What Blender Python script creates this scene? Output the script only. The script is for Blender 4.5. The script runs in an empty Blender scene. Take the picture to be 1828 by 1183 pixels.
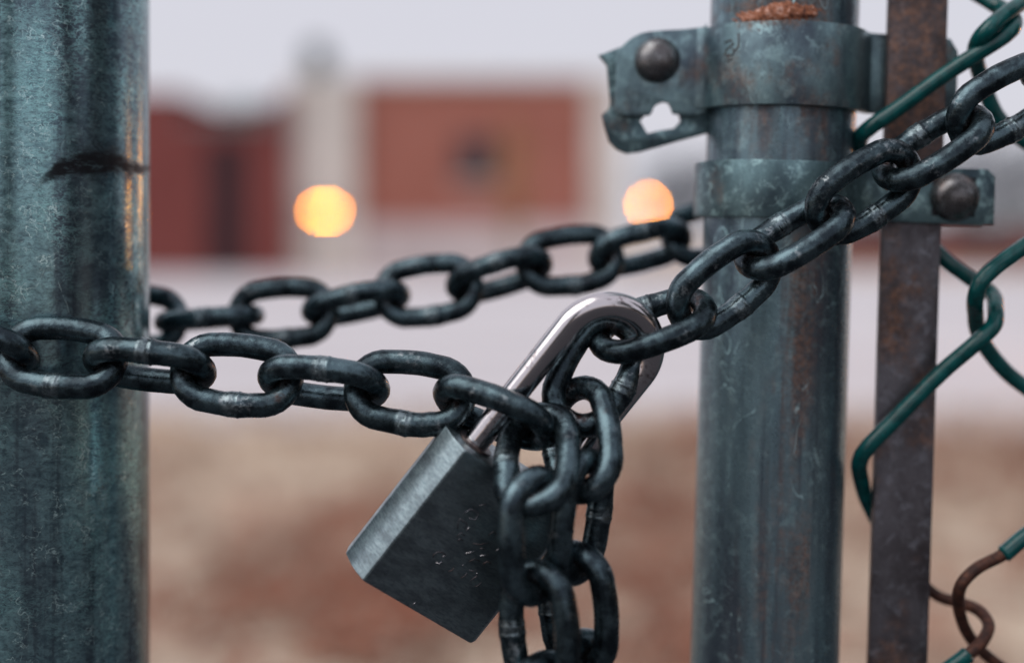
import bpy, bmesh, math, random
from mathutils import Vector, Matrix, noise
R = math.radians
random.seed(7)
SC = bpy.context.scene
COL = SC.collection

# ------------------------------------------------------------------ camera
H = 1.25            # eye height
F = 2539.0          # focal length in photo pixels (50 mm on 36 mm, 1828 px)
HOR = 430.0         # horizon row
CX = 914.0
cam_d = bpy.data.cameras.new('camera')
cam = bpy.data.objects.new('camera', cam_d); COL.objects.link(cam)
cam.location = (0, 0, H); cam.rotation_euler = (R(90), 0, 0)
cam_d.lens = 50; cam_d.sensor_width = 36
cam_d.shift_y = -(591.5 - HOR) / 1828.0
cam_d.clip_start = 0.02; cam_d.clip_end = 3000
cam_d.dof.use_dof = True; cam_d.dof.focus_distance = 0.492
cam_d.dof.aperture_fstop = 2.8
SC.camera = cam

def W(px, py, D):
    """point seen at photo pixel (px, py) at depth D"""
    return Vector(((px - CX) * D / F, D, H - (py - HOR) * D / F))

# ------------------------------------------------------------------ world and sun (overcast)
SUN_DIR = Vector((-0.55, -0.30, 0.78)).normalized()
world = bpy.data.worlds.new('World'); SC.world = world; world.use_nodes = True
nt = world.node_tree; nt.nodes.clear()
sky = nt.nodes.new('ShaderNodeTexSky'); sky.sky_type = 'NISHITA'; sky.sun_disc = False
sky.sun_elevation = math.asin(SUN_DIR.z); sky.sun_rotation = math.atan2(SUN_DIR.x, SUN_DIR.y)
sky.air_density = 1.0; sky.dust_density = 3.0
sc_ = nt.nodes.new('ShaderNodeVectorMath'); sc_.operation = 'SCALE'; sc_.inputs['Scale'].default_value = 0.10
nt.links.new(sky.outputs[0], sc_.inputs[0])
mixw = nt.nodes.new('ShaderNodeMix'); mixw.data_type = 'RGBA'; mixw.inputs[0].default_value = 0.88
nt.links.new(sc_.outputs[0], mixw.inputs[6]); mixw.inputs[7].default_value = (0.715, 0.705, 0.775, 1)   # cloud cover
bg = nt.nodes.new('ShaderNodeBackground'); bg.inputs[1].default_value = 1.0
out = nt.nodes.new('ShaderNodeOutputWorld')
nt.links.new(mixw.outputs[2], bg.inputs[0]); nt.links.new(bg.outputs[0], out.inputs[0])
sd = bpy.data.lights.new('sun', 'SUN'); sd.energy = 1.5; sd.angle = R(60); sd.color = (1.0, 0.97, 0.93)
so = bpy.data.objects.new('sun', sd); COL.objects.link(so)
so.rotation_euler = SUN_DIR.to_track_quat('Z', 'Y').to_euler(); so.location = (0, 0, 20)
SC.view_settings.view_transform = 'Standard'; SC.view_settings.look = 'None'
SC.view_settings.exposure = 0.05; SC.view_settings.gamma = 1.0
SC.view_settings.use_curve_mapping = False
SC.cycles.max_bounces = 6; SC.cycles.use_denoising = True

WD = 0.0084; PITCH = 0.0294; LW = 0.0286      # chain wire, pitch and link width

# ------------------------------------------------------------------ material helpers
class NT:
    def __init__(s, name):
        s.m = bpy.data.materials.new(name); s.m.use_nodes = True
        s.t = s.m.node_tree; s.t.nodes.clear()
        s.o = s.t.nodes.new('ShaderNodeOutputMaterial')
        s.b = s.t.nodes.new('ShaderNodeBsdfPrincipled')
        s.t.links.new(s.b.outputs[0], s.o.inputs[0])
        s._tc = None
    def n(s, kind, **kw):
        x = s.t.nodes.new(kind)
        for k, v in kw.items(): setattr(x, k, v)
        return x
    def put(s, sock, v):
        if isinstance(v, bpy.types.NodeSocket): s.t.links.new(v, sock)
        elif isinstance(v, (tuple, list)) and sock.type == 'RGBA' and len(v) == 3: sock.default_value = (*v, 1)
        else: sock.default_value = v
    def coord(s, scale=(1, 1, 1), loc=(0, 0, 0), rot=(0, 0, 0)):
        if s._tc is None: s._tc = s.n('ShaderNodeTexCoord')
        mp = s.n('ShaderNodeMapping')
        mp.inputs['Scale'].default_value = scale; mp.inputs['Location'].default_value = loc; mp.inputs['Rotation'].default_value = rot
        s.t.links.new(s._tc.outputs['Object'], mp.inputs[0])
        return mp.outputs[0]
    def rand(s):
        oi = s.n('ShaderNodeObjectInfo'); return oi.outputs['Random']
    def shifted(s, vec, amount):
        r = s.rand(); c = s.n('ShaderNodeCombineXYZ'); m = s.math('MULTIPLY', r, amount)
        for i in range(3): s.t.links.new(m, c.inputs[i])
        a = s.n('ShaderNodeVectorMath', operation='ADD'); s.put(a.inputs[0], vec); s.put(a.inputs[1], c.outputs[0])
        return a.outputs[0]
    def noise(s, vec, scale, detail=4, rough=0.55, dist=0.0):
        x = s.n('ShaderNodeTexNoise'); s.put(x.inputs['Vector'], vec); x.inputs['Scale'].default_value = scale
        x.inputs['Detail'].default_value = detail; x.inputs['Roughness'].default_value = rough; x.inputs['Distortion'].default_value = dist
        return x.outputs[0]
    def voro(s, vec, scale, feature='F1', out='Distance', rnd=1.0):
        x = s.n('ShaderNodeTexVoronoi', feature=feature); s.put(x.inputs['Vector'], vec); x.inputs['Scale'].default_value = scale
        x.inputs['Randomness'].default_value = rnd
        return x.outputs[out]
    def ramp(s, fac, a, b, lo=0.0, hi=1.0, smooth=True):
        x = s.n('ShaderNodeMapRange', interpolation_type='SMOOTHSTEP' if smooth else 'LINEAR')
        s.put(x.inputs[0], fac); x.inputs[1].default_value = a; x.inputs[2].default_value = b
        x.inputs[3].default_value = lo; x.inputs[4].default_value = hi
        return x.outputs[0]
    def math(s, op, a, b=0.0, c=0.0):
        x = s.n('ShaderNodeMath', operation=op); s.put(x.inputs[0], a); s.put(x.inputs[1], b); s.put(x.inputs[2], c)
        return x.outputs[0]
    def mix(s, fac, a, b, mode='MIX'):
        x = s.n('ShaderNodeMix', data_type='RGBA', blend_type=mode); s.put(x.inputs[0], fac); s.put(x.inputs[6], a); s.put(x.inputs[7], b)
        return x.outputs[2]
    def lines(s, vec, scale, width, detail=2, dist=0.5):
        """thin wandering lines where a noise field crosses its middle"""
        a = s.math('ABSOLUTE', s.math('SUBTRACT', s.noise(vec, scale, detail, 0.5, dist), 0.5))
        return s.ramp(a, 0.0, width, 1.0, 0.0)
    def sep(s, vec):
        x = s.n('ShaderNodeSeparateXYZ'); s.put(x.inputs[0], vec); return x.outputs
    def bump(s, h, dist, strength=1.0, prev=None):
        x = s.n('ShaderNodeBump'); s.put(x.inputs['Height'], h); x.inputs['Distance'].default_value = dist; x.inputs['Strength'].default_value = strength
        if prev is not None: s.put(x.inputs['Normal'], prev)
        return x.outputs[0]
    def done(s, color=None, rough=None, metal=None, normal=None, spec=None, **kw):
        if color is not None: s.put(s.b.inputs['Base Color'], color)
        if rough is not None: s.put(s.b.inputs['Roughness'], rough)
        if metal is not None: s.put(s.b.inputs['Metallic'], metal)
        if normal is not None: s.put(s.b.inputs['Normal'], normal)
        if spec is not None: s.put(s.b.inputs['Specular IOR Level'], spec)
        for k, v in kw.items(): s.put(s.b.inputs[k.replace('_', ' ')], v)
        return s.m

def plain(name, col, rough=0.8, metal=0.0, var=0.15, scale=3.0, spec=0.3):
    m = NT(name); v = m.noise(m.coord(), scale, 5)
    c = m.mix(m.ramp(v, 0.3, 0.7), tuple(x * (1 - var) for x in col), tuple(min(1, x * (1 + var)) for x in col))
    return m.done(c, rough, metal, spec=spec)

# ------------------------------------------------------------------ object helpers
def link_obj(name, me, mat=None, parent=None, smooth=True, angle=None):
    o = bpy.data.objects.new(name, me); COL.objects.link(o)
    if mat is not None and not me.materials: me.materials.append(mat)
    if smooth:
        for p in me.polygons: p.use_smooth = True
        if angle is not None: me.set_sharp_from_angle(angle=R(angle))
    if parent is not None: o.parent = parent
    return o

def tag(o, label, cat, group=None):
    o['label'] = label; o['category'] = cat
    if group: o['group'] = group
    return o

def empty(name, loc=(0, 0, 0)):
    o = bpy.data.objects.new(name, None); COL.objects.link(o); o.location = loc; o.empty_display_size = 0.05
    return o

def mesh_from(name, verts, faces):
    me = bpy.data.meshes.new(name); me.from_pydata([tuple(v) for v in verts], [], faces); me.update(); return me

def bm_mesh(name, bm):
    bmesh.ops.recalc_face_normals(bm, faces=bm.faces[:])
    me = bpy.data.meshes.new(name); bm.to_mesh(me); bm.free(); return me

def box_bm(bm, lo, hi, bevel=0.0):
    lo, hi = Vector(lo), Vector(hi)
    r = bmesh.ops.create_cube(bm, size=1.0)
    vs = r['verts']
    bmesh.ops.scale(bm, vec=hi - lo, verts=vs); bmesh.ops.translate(bm, vec=(lo + hi) / 2, verts=vs)
    if bevel:
        es = list({e for v in vs for e in v.link_edges})
        bmesh.ops.bevel(bm, geom=es, offset=bevel, segments=2, profile=0.6, affect='EDGES')

def box(name, lo, hi, mat, parent=None, bevel=0.0):
    bm = bmesh.new(); box_bm(bm, lo, hi, bevel)
    return link_obj(name, bm_mesh(name, bm), mat, parent, smooth=bool(bevel), angle=40)

def catmull(pts, per=10, closed=False):
    pts = [Vector(p) for p in pts]; n = len(pts); out_ = []
    for i in range(n if closed else n - 1):
        if closed: p0, p1, p2, p3 = pts[i - 1], pts[i], pts[(i + 1) % n], pts[(i + 2) % n]
        else: p0, p1, p2, p3 = pts[max(i - 1, 0)], pts[i], pts[i + 1], pts[min(i + 2, n - 1)]
        for k in range(per):
            t = k / per
            out_.append(0.5 * ((2 * p1) + (p2 - p0) * t + (2 * p0 - 5 * p1 + 4 * p2 - p3) * t * t + (3 * p1 - p0 - 3 * p2 + p3) * t ** 3))
    if not closed: out_.append(pts[-1])
    return out_

def tube_geo(path, rad, sides=16, closed=False, caps=True):
    """verts, faces of a tube along path; rad is a number or one radius per point"""
    n = len(path); rad = rad if isinstance(rad, (list, tuple)) else [rad] * n
    tang = []
    for i in range(n):
        a = path[i - 1] if (i > 0 or closed) else path[0]
        b = path[(i + 1) % n] if (i < n - 1 or closed) else path[-1]
        tang.append((b - a).normalized())
    nrm = tang[0].orthogonal().normalized(); vs, fs = [], []
    for i in range(n):
        if i: nrm = (tang[i - 1].rotation_difference(tang[i]) @ nrm)
        nrm = (nrm - tang[i] * nrm.dot(tang[i])).normalized(); bn = tang[i].cross(nrm)
        for k in range(sides):
            a = 2 * math.pi * k / sides
            vs.append(path[i] + (nrm * math.cos(a) + bn * math.sin(a)) * rad[i])
    for i in range(n if closed else n - 1):
        j = (i + 1) % n
        for k in range(sides):
            k2 = (k + 1) % sides
            fs.append((i * sides + k, i * sides + k2, j * sides + k2, j * sides + k))
    if caps and not closed:
        fs.append(tuple(range(sides - 1, -1, -1))); fs.append(tuple((n - 1) * sides + k for k in range(sides)))
    return vs, fs

def tube(name, path, rad, mat, parent=None, sides=16, **kw):
    vs, fs = tube_geo(path, rad, sides, **kw)
    return link_obj(name, mesh_from(name, vs, fs), mat, parent, angle=50)

def outline_plate(name, loops, thick, mat, parent, bevel=0.0004, front=None):
    """a flat plate cut to an outline (first loop) with holes (others); loops of (x, z), plate lies at y = front .. front + thick"""
    cu = bpy.data.curves.new(name, 'CURVE'); cu.dimensions = '2D'; cu.fill_mode = 'BOTH'
    cu.extrude = thick / 2 - bevel; cu.bevel_depth = bevel; cu.bevel_resolution = 1; cu.offset = -bevel
    for lp in loops:
        sp = cu.splines.new('POLY'); sp.points.add(len(lp) - 1); sp.use_cyclic_u = True
        for p, q in zip(sp.points, lp): p.co = (q[0], q[1], 0, 1)
    tmp = bpy.data.objects.new('tmp', cu); COL.objects.link(tmp)
    me = bpy.data.meshes.new_from_object(tmp.evaluated_get(bpy.context.evaluated_depsgraph_get()))
    bpy.data.objects.remove(tmp); bpy.data.curves.remove(cu)
    # curve plane (x, y, z) -> (x, depth, z)
    for v in me.vertices:
        x, y, z = v.co; v.co = (x, front + thick / 2 - z, y)
    bm = bmesh.new(); bm.from_mesh(me); bmesh.ops.remove_doubles(bm, verts=bm.verts[:], dist=1e-6); bpy.data.meshes.remove(me)
    me = bm_mesh(name, bm); me.materials.clear()
    return link_obj(name, me, mat, parent, angle=35)

# ------------------------------------------------------------------ materials
def mat_left_post():
    m = NT('galvanised_pipe_blue_grey')
    c = m.coord()
    big = m.noise(m.coord((16, 16, 5)), 1.0, 4, 0.6)
    vert = m.noise(m.coord((170, 170, 6), (0.4, 0, 0)), 1.0, 4, 0.62)
    fine = m.noise(m.coord((1, 1, 1.6)), 520, 6, 0.75, 0.8)
    mid = m.noise(m.coord((1, 1, 1.5), (0.2, 0.5, 0)), 150, 5, 0.65, 1.2)
    fib = m.ramp(m.math('ABSOLUTE', m.math('SUBTRACT', m.noise(m.coord((1, 1, 2.6), (0.1, 0.3, 0.6)), 190, 5, 0.68, 1.6), 0.5)), 0.0, 0.05, 1, 0)
    base = m.mix(m.ramp(mid, 0.32, 0.68), (0.130, 0.235, 0.270), (0.305, 0.520, 0.550))
    base = m.mix(m.math('MULTIPLY', m.ramp(fine, 0.42, 0.66), 0.65), base, (0.045, 0.062, 0.082))
    base = m.mix(m.math('MULTIPLY', m.ramp(vert, 0.50, 0.70), 0.60), base, (0.038, 0.038, 0.060))
    base = m.mix(m.math('MULTIPLY', m.ramp(big, 0.42, 0.62, 1, 0), 0.72), base, (0.056, 0.058, 0.085))
    pf = m.ramp(m.noise(m.coord((1, 1, 0.8), (0.3, 0.1, 0.2)), 34, 4, 0.6), 0.40, 0.62)
    base = m.mix(m.math('MULTIPLY', m.math('MULTIPLY', fib, pf), 0.75), base, (0.36, 0.70, 0.70))
    patch = m.ramp(m.noise(m.coord((1, 1, 1), (0.3, 0.7, 0.2)), 34, 4, 0.6), 0.50, 0.60)
    brk = m.ramp(m.noise(m.coord((1, 1, 1), (0.9, 0, 0)), 170, 3), 0.47, 0.58)
    l1 = m.math('MULTIPLY', m.math('MULTIPLY', m.lines(m.coord((1, 1, 0.5)), 60, 0.0035, 3, 0.4), patch), brk)
    l2 = m.math('MULTIPLY', m.lines(m.coord((1, 1, 0.8), (0.7, 0.2, 0.1)), 130, 0.012, 4, 0.6), m.math('MULTIPLY', brk, pf))
    l3 = m.math('MULTIPLY', m.lines(m.coord((1, 1, 1.5), (0.2, 0.9, 0.4)), 210, 0.016, 4, 0.5), m.math('MULTIPLY', m.ramp(m.noise(m.coord((1, 1, 1), (0.1, 0.6, 0)), 120, 3), 0.50, 0.60), m.ramp(big, 0.40, 0.55)))
    l2 = m.math('MAXIMUM', l2, l3)
    ln = m.math('MAXIMUM', l1, l2)
    col = m.mix(m.math('MULTIPLY', ln, 0.9), base, (0.66, 0.90, 0.89))
    # rubbed dark scuff
    sx, sy, sz = m.sep(c)
    wob = m.math('MULTIPLY', m.math('SUBTRACT', m.noise(m.coord((1, 1, 3)), 60, 5, 0.7), 0.5), 0.012)
    xx = m.math('SUBTRACT', sx, 0.0275)
    zc = m.math('ADD', m.math('SUBTRACT', sz, 1.2785), wob)
    zc = m.math('ADD', zc, m.math('MULTIPLY', m.math('MULTIPLY', xx, xx), 22.0))
    zc = m.math('SUBTRACT', zc, m.math('MULTIPLY', xx, 0.14))
    wid = m.ramp(m.math('ABSOLUTE', xx), 0.0, 0.016, 0.0076, 0.0022)
    sc1 = m.ramp(m.math('DIVIDE', m.math('ABSOLUTE', zc), wid), 0.35, 1.1, 1, 0)
    sc2 = m.ramp(m.math('ABSOLUTE', xx), 0.011, 0.0185, 1, 0)
    brk2 = m.ramp(m.noise(m.coord((110, 110, 420)), 1.0, 5, 0.7), 0.32, 0.50, 0.45, 1)
    scuff = m.math('MULTIPLY', m.math('MULTIPLY', sc1, sc2), brk2)
    col = m.mix(m.math('MULTIPLY', scuff, 0.95), col, (0.008, 0.006, 0.008))
    rough = m.math('ADD', m.ramp(mid, 0.3, 0.7, 0.11, 0.24), m.math('MULTIPLY', scuff, 0.3))
    bmp = m.bump(m.math('ADD', mid, fine), 0.00008, 0.3)
    return m.done(col, rough, 0.68, bmp)

def mat_weathered(name, light, mid, dark, rust_amt, seed, rust_z=None, rust_x=None, rust_spot=None, streak=False, metal=0.8, scratch=0.6, rbase=0.34, bloom=0.5):
    """old zinc: soft mottling, blooms, brown rust, scratches"""
    m = NT(name); L = (seed * 0.37, seed * 0.11, seed * 0.23)
    fine = m.noise(m.coord((1, 1, 1), L), 700, 6, 0.72)
    blot = m.noise(m.coord((1, 1, 1), L), 190, 6, 0.7, 0.5)
    soft = m.noise(m.coord((1, 1, 0.12 if streak else 0.7), L), 48, 5, 0.6)
    vert = m.noise(m.coord((230, 230, 7), L), 1.0, 5, 0.62)
    col = m.mix(m.ramp(soft, 0.32, 0.66), dark, mid)
    col = m.mix(m.math('MULTIPLY', m.ramp(blot, 0.50, 0.66), bloom), col, light)
    col = m.mix(m.math('MULTIPLY', m.ramp(fine, 0.50, 0.70), 0.45), col, dark)
    if streak: col = m.mix(m.math('MULTIPLY', m.ramp(vert, 0.48, 0.70), 0.7), col, dark)
    r = m.ramp(m.noise(m.coord((1, 1, 0.13 if streak else 0.8), (L[1], L[2], L[0])), 42, 5, 0.62), 0.60 - rust_amt, 0.80 - rust_amt)
    if rust_z:      # a rust patch that covers one stretch of the piece
        zz_ = m.math('ADD', m.sep(m.coord())[2], m.math('MULTIPLY', m.math('SUBTRACT', blot, 0.5), 0.03))
        r = m.math('MAXIMUM', r, m.math('MULTIPLY', m.ramp(zz_, rust_z[0], rust_z[1]), m.ramp(blot, 0.30, 0.60, 0.35, 1.0)))
    if rust_spot:   # rust bleeding out of the weld
        px_, _, pz_ = m.sep(m.coord()); cx_, cz_, wx_, wz_ = rust_spot
        e1 = m.math('DIVIDE', m.math('SUBTRACT', px_, cx_), wx_); e2 = m.math('DIVIDE', m.math('SUBTRACT', pz_, cz_), wz_)
        dd_ = m.math('ADD', m.math('SQRT', m.math('ADD', m.math('MULTIPLY', e1, e1), m.math('MULTIPLY', e2, e2))), m.math('MULTIPLY', m.math('SUBTRACT', blot, 0.5), 2.2))
        r = m.math('MAXIMUM', r, m.ramp(dd_, 0.3, 1.0, 1, 0))
    if rust_x:      # a rust run down one side of the pipe
        xx_ = m.math('ADD', m.sep(m.coord())[0], m.math('MULTIPLY', m.math('SUBTRACT', vert, 0.5), 0.02))
        g_ = m.ramp(m.math('ABSOLUTE', m.math('SUBTRACT', xx_, rust_x[0])), rust_x[1] * .25, rust_x[1], 1, 0)
        g_ = m.math('MULTIPLY', g_, m.ramp(m.sep(m.coord())[1], 0.0, 0.005, 1, 0))
        r = m.math('MAXIMUM', r, m.math('MULTIPLY', g_, m.ramp(m.noise(m.coord((1, 1, .3), L), 85, 5, .65), 0.36, 0.60, 0.15, 1.0)))
    r = m.math('MULTIPLY', r, m.ramp(fine, 0.3, 0.6, 0.45, 1.0))
    rc = m.mix(m.ramp(m.noise(m.coord((1, 1, 1), L), 300, 5, 0.7), 0.35, 0.7), (0.050, 0.027, 0.022), (0.28, 0.130, 0.072))
    col = m.mix(m.math('MULTIPLY', r, 0.8), col, rc)
    ln = m.math('MULTIPLY', m.lines(m.coord((1, 1, 0.45), (L[2], L[0], L[1])), 45, 0.006, 3, 0.8), m.ramp(m.noise(m.coord((1, 1, 1), (L[2], 0, 0)), 34, 4), 0.52, 0.62))
    sm = m.math('MULTIPLY', m.ramp(m.noise(m.coord((1, 1, 0.5), (L[1], 0, L[2])), 75, 6, 0.75, 0.6), 0.60, 0.70), m.ramp(fine, 0.4, 0.6, 0.3, 1))
    ln = m.math('MAXIMUM', ln, m.math('MULTIPLY', sm, 0.8))
    col = m.mix(m.math('MULTIPLY', ln, scratch), col, tuple(min(1, x * 1.5) for x in light))
    rough = m.math('ADD', m.ramp(fine, 0.3, 0.7, rbase - 0.06, rbase + 0.08), m.math('MULTIPLY', r, 0.25))
    met = m.math('SUBTRACT', metal, m.math('MULTIPLY', r, metal * 0.7))
    b = m.bump(m.math('ADD', blot, fine), 0.0002, 0.45)
    return m.done(col, rough, met, b)

def mat_chain():
    m = NT('blackened_chain_steel')
    v = m.shifted(m.coord(), 3.0)
    fine = m.noise(v, 520, 5, 0.65); mid = m.noise(v, 130, 4, 0.6)
    col = m.mix(m.ramp(mid, 0.35, 0.68), (0.027, 0.039, 0.048), (0.108, 0.162, 0.184))
    wear = m.math('MULTIPLY', m.ramp(m.noise(v, 95, 5, 0.7), 0.57, 0.68), m.ramp(fine, 0.46, 0.58))
    col = m.mix(m.math('MULTIPLY', wear, 0.6), col, (0.42, 0.46, 0.48))
    rust = m.math('MULTIPLY', m.ramp(m.noise(v, 48, 4, 0.6), 0.67, 0.75), m.ramp(fine, 0.4, 0.6))
    col = m.mix(m.math('MULTIPLY', rust, 0.7), col, (0.085, 0.030, 0.015))
    tint = m.math('ADD', 0.72, m.math('MULTIPLY', m.rand(), 0.5))
    tc_ = m.n('ShaderNodeCombineXYZ')
    for i in range(3): m.t.links.new(tint, tc_.inputs[i])
    col = m.mix(1.0, col, tc_.outputs[0], 'MULTIPLY')
    sx, sy, sz = m.sep(m.coord())
    # rubbed and rusted where the next link bears on it
    ex = m.math('SUBTRACT', m.math('ABSOLUTE', sx), PITCH / 2)
    dd = m.math('SQRT', m.math('ADD', m.math('MULTIPLY', ex, ex), m.math('MULTIPLY', sy, sy)))
    near_ = m.math('MULTIPLY', m.ramp(dd, 0.002, 0.0062, 1, 0), m.ramp(m.noise(v, 240, 4, .6), 0.40, 0.6))
    col = m.mix(m.math('MULTIPLY', near_, 0.75), col, m.mix(m.ramp(fine, .4, .6), (0.10, 0.035, 0.018), (0.30, 0.30, 0.31)))
    # bare scale round the weld
    wz = m.math('MULTIPLY', m.ramp(m.math('ABSOLUTE', sx), 0.0018, 0.0032, 1, 0), m.ramp(sy, -0.004, -0.006, 0, 1))
    col = m.mix(m.math('MULTIPLY', wz, m.ramp(fine, 0.4, 0.65, 0.2, 0.8)), col, (0.26, 0.32, 0.34))
    rough = m.math('ADD', m.ramp(fine, 0.3, 0.7, 0.20, 0.33), m.math('MULTIPLY', rust, 0.3))
    b = m.bump(m.math('ADD', mid, m.math('MULTIPLY', fine, 0.5)), 0.00035, 0.6)
    return m.done(col, rough, 0.9, b, spec=0.5)

def mat_lock_body():
    m = NT('brushed_lock_body')
    g = m.noise(m.coord((330, 330, 2600)), 1.0, 5, 0.7)
    sp = m.noise(m.coord((600, 600, 900)), 1.0, 5, 0.75)
    cl = m.noise(m.coord((70, 70, 160)), 1.0, 5, 0.6)
    col = m.mix(m.ramp(g, 0.3, 0.7), (0.205, 0.27, 0.295), (0.41, 0.51, 0.535))
    col = m.mix(m.math('MULTIPLY', m.ramp(sp, 0.48, 0.66), 0.5), col, (0.08, 0.09, 0.11))
    col = m.mix(m.math('MULTIPLY', m.ramp(cl, 0.42, 0.66), 0.6), col, (0.10, 0.12, 0.14))
    return m.done(col, m.ramp(sp, 0.3, 0.7, 0.30, 0.42), 1.0, m.bump(m.math('ADD', g, sp), 0.00006, 0.4))

def mat_chrome():
    m = NT('polished_shackle_steel')
    n_ = m.noise(m.coord((1, 1, 1)), 90, 5)
    f = m.noise(m.coord(), 700, 3)
    sp = m.math('MULTIPLY', m.ramp(n_, 0.56, 0.66), m.ramp(f, 0.5, 0.62))
    col = m.mix(m.math('MULTIPLY', sp, 0.7), (0.66, 0.62, 0.63), (0.17, 0.12, 0.12))
    return m.done(col, m.ramp(n_, 0.3, 0.8, 0.12, 0.22), 1.0, m.bump(n_, 0.0002, 0.3))

def mat_pvc():
    m = NT('green_pvc_coating')
    n_ = m.noise(m.coord(), 220, 5, 0.65)
    col = m.mix(m.ramp(n_, 0.3, 0.7), (0.001, 0.052, 0.052), (0.002, 0.108, 0.106))
    col = m.mix(m.math('MULTIPLY', m.ramp(m.noise(m.coord(), 90, 5), 0.62, 0.7), 0.5), col, (0.006, 0.020, 0.018))
    return m.done(col, m.ramp(n_, 0.3, 0.7, 0.12, 0.26), 0.0, m.bump(n_, 0.0002, 0.35), spec=0.55)

def mat_rust_wire():
    m = NT('rusted_bare_wire'); n_ = m.noise(m.coord(), 300, 5, 0.7)
    return m.done(m.mix(m.ramp(n_, 0.35, 0.7), (0.035, 0.013, 0.009), (0.14, 0.05, 0.028)), 0.62, 0.2, m.bump(n_, 0.0003, 0.6))

def mat_rust_weld():
    m = NT('rusted_weld'); n_ = m.noise(m.coord((1, 1, 1.4), (0, 0, 0), (0, R(35), 0)), 230, 6, 0.75, 1.6)
    c = m.mix(m.ramp(n_, 0.36, 0.56), (0.07, 0.020, 0.014), (0.42, 0.15, 0.07))
    c = m.mix(m.ramp(n_, 0.53, 0.66), c, (0.74, 0.52, 0.45))
    return m.done(c, 0.6, 0.15, m.bump(n_, 0.0008, 0.8))

M_POST = mat_left_post()
M_PIPE = mat_weathered('galvanised_pipe_rust_streaked', (0.42, 0.63, 0.66), (0.195, 0.305, 0.345), (0.066, 0.085, 0.115), 0.08, 3, rust_spot=(-0.008, 0.086, 0.020, 0.009), rust_x=(0.005, 0.010), streak=True, metal=0.7, rbase=0.29, bloom=0.35, scratch=0.85)
M_BAND = mat_weathered('weathered_zinc_band', (0.43, 0.63, 0.65), (0.245, 0.375, 0.405), (0.085, 0.115, 0.142), 0.09, 5, rust_spot=(-0.010, 0.083, 0.017, 0.0075), metal=0.85, bloom=0.4, scratch=0.35)
M_BAND2 = mat_weathered('mottled_zinc_strap', (0.40, 0.60, 0.61), (0.16, 0.26, 0.28), (0.056, 0.088, 0.106), 0.04, 8, metal=0.8, bloom=0.75, scratch=0.5)
M_BAR = mat_weathered('rusty_flat_bar', (0.27, 0.28, 0.32), (0.130, 0.124, 0.138), (0.050, 0.043, 0.047), 0.15, 11, rust_z=(0.005, 0.05), metal=0.7, scratch=0.15)
M_BOLT = mat_weathered('bolt_head_steel', (0.34, 0.36, 0.37), (0.21, 0.21, 0.215), (0.09, 0.08, 0.08), 0.08, 14, metal=0.85, scratch=0.1, rbase=0.24)
M_CHAIN = mat_chain(); M_LOCK = mat_lock_body(); M_CHROME = mat_chrome()
M_PVC = mat_pvc(); M_RUSTW = mat_rust_wire(); M_WELD = mat_rust_weld()

# ------------------------------------------------------------------ ground, pavement, verge
def mat_verge():
    m = NT('dry_verge_soil')
    a = m.noise(m.coord((1, 0.45, 1)), 2.0, 5, 0.6); b = m.noise(m.coord((1, 0.4, 1), (5, 3, 0)), 1.7, 4, 0.6); f = m.noise(m.coord(), 30, 5)
    c = m.mix(m.ramp(a, 0.37, 0.58), (0.27, 0.175, 0.13), (0.66, 0.565, 0.455))
    c = m.mix(m.math('MULTIPLY', m.ramp(b, 0.52, 0.64), 0.6), c, (0.36, 0.15, 0.095))
    c = m.mix(m.ramp(f, 0.3, 0.8, 0, 0.2), c, (0.14, 0.10, 0.07))
    return m.done(c, 0.95, 0, spec=0.1)

def mat_pavement():
    m = NT('pale_worn_concrete')
    a = m.noise(m.coord((0.25, 1, 1)), 0.35, 5, 0.6); f = m.noise(m.coord(), 12, 5)
    c = m.mix(m.ramp(a, 0.3, 0.7), (0.52, 0.49, 0.505), (0.66, 0.635, 0.65))
    c = m.mix(m.ramp(f, 0.3, 0.8, 0, 0.2), c, (0.30, 0.26, 0.28))
    return m.done(c, 0.85, 0, spec=0.2)

def sheet(name, x0, x1, y0, y1, z, mat, nx=1, ny=1, amp=0):
    vs = [(x0 + (x1 - x0) * i / nx, y0 + (y1 - y0) * j / ny, z + (random.uniform(-amp, amp) if amp else 0)) for j in range(ny + 1) for i in range(nx + 1)]
    fs = [(j * (nx + 1) + i, j * (nx + 1) + i + 1, (j + 1) * (nx + 1) + i + 1, (j + 1) * (nx + 1) + i) for j in range(ny) for i in range(nx)]
    o = link_obj(name, mesh_from(name, vs, fs), mat); o['kind'] = 'structure'; return o

M_VERGE = mat_verge()
sheet('ground', -900, 900, -900, 1800, 0.0, M_VERGE)
def pavement():
    near_, far_ = [], []
    for i in range(641):
        x = -160 + i * .5
        near_.append((x, 9.7 + 1.1 * noise.noise(Vector((x * .45, 3.1, 0))) + 0.6 * noise.noise(Vector((x * 1.7, 8.2, 0))), 0.006)); far_.append((x, 52.6, 0.006))
    n = len(near_)
    o = link_obj('pavement', mesh_from('pavement', near_ + far_, [(i, i + 1, n + i + 1, n + i) for i in range(n - 1)]), mat_pavement()); o['kind'] = 'structure'
pavement()
drive = sheet('added_driveway', -7, 7, -30, 3.7, 0.006, plain('dark_asphalt', (0.045, 0.045, 0.05), 0.9, var=0.3, scale=40))  # unseen dark ground added to keep bounce light off the chain undersides
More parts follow.
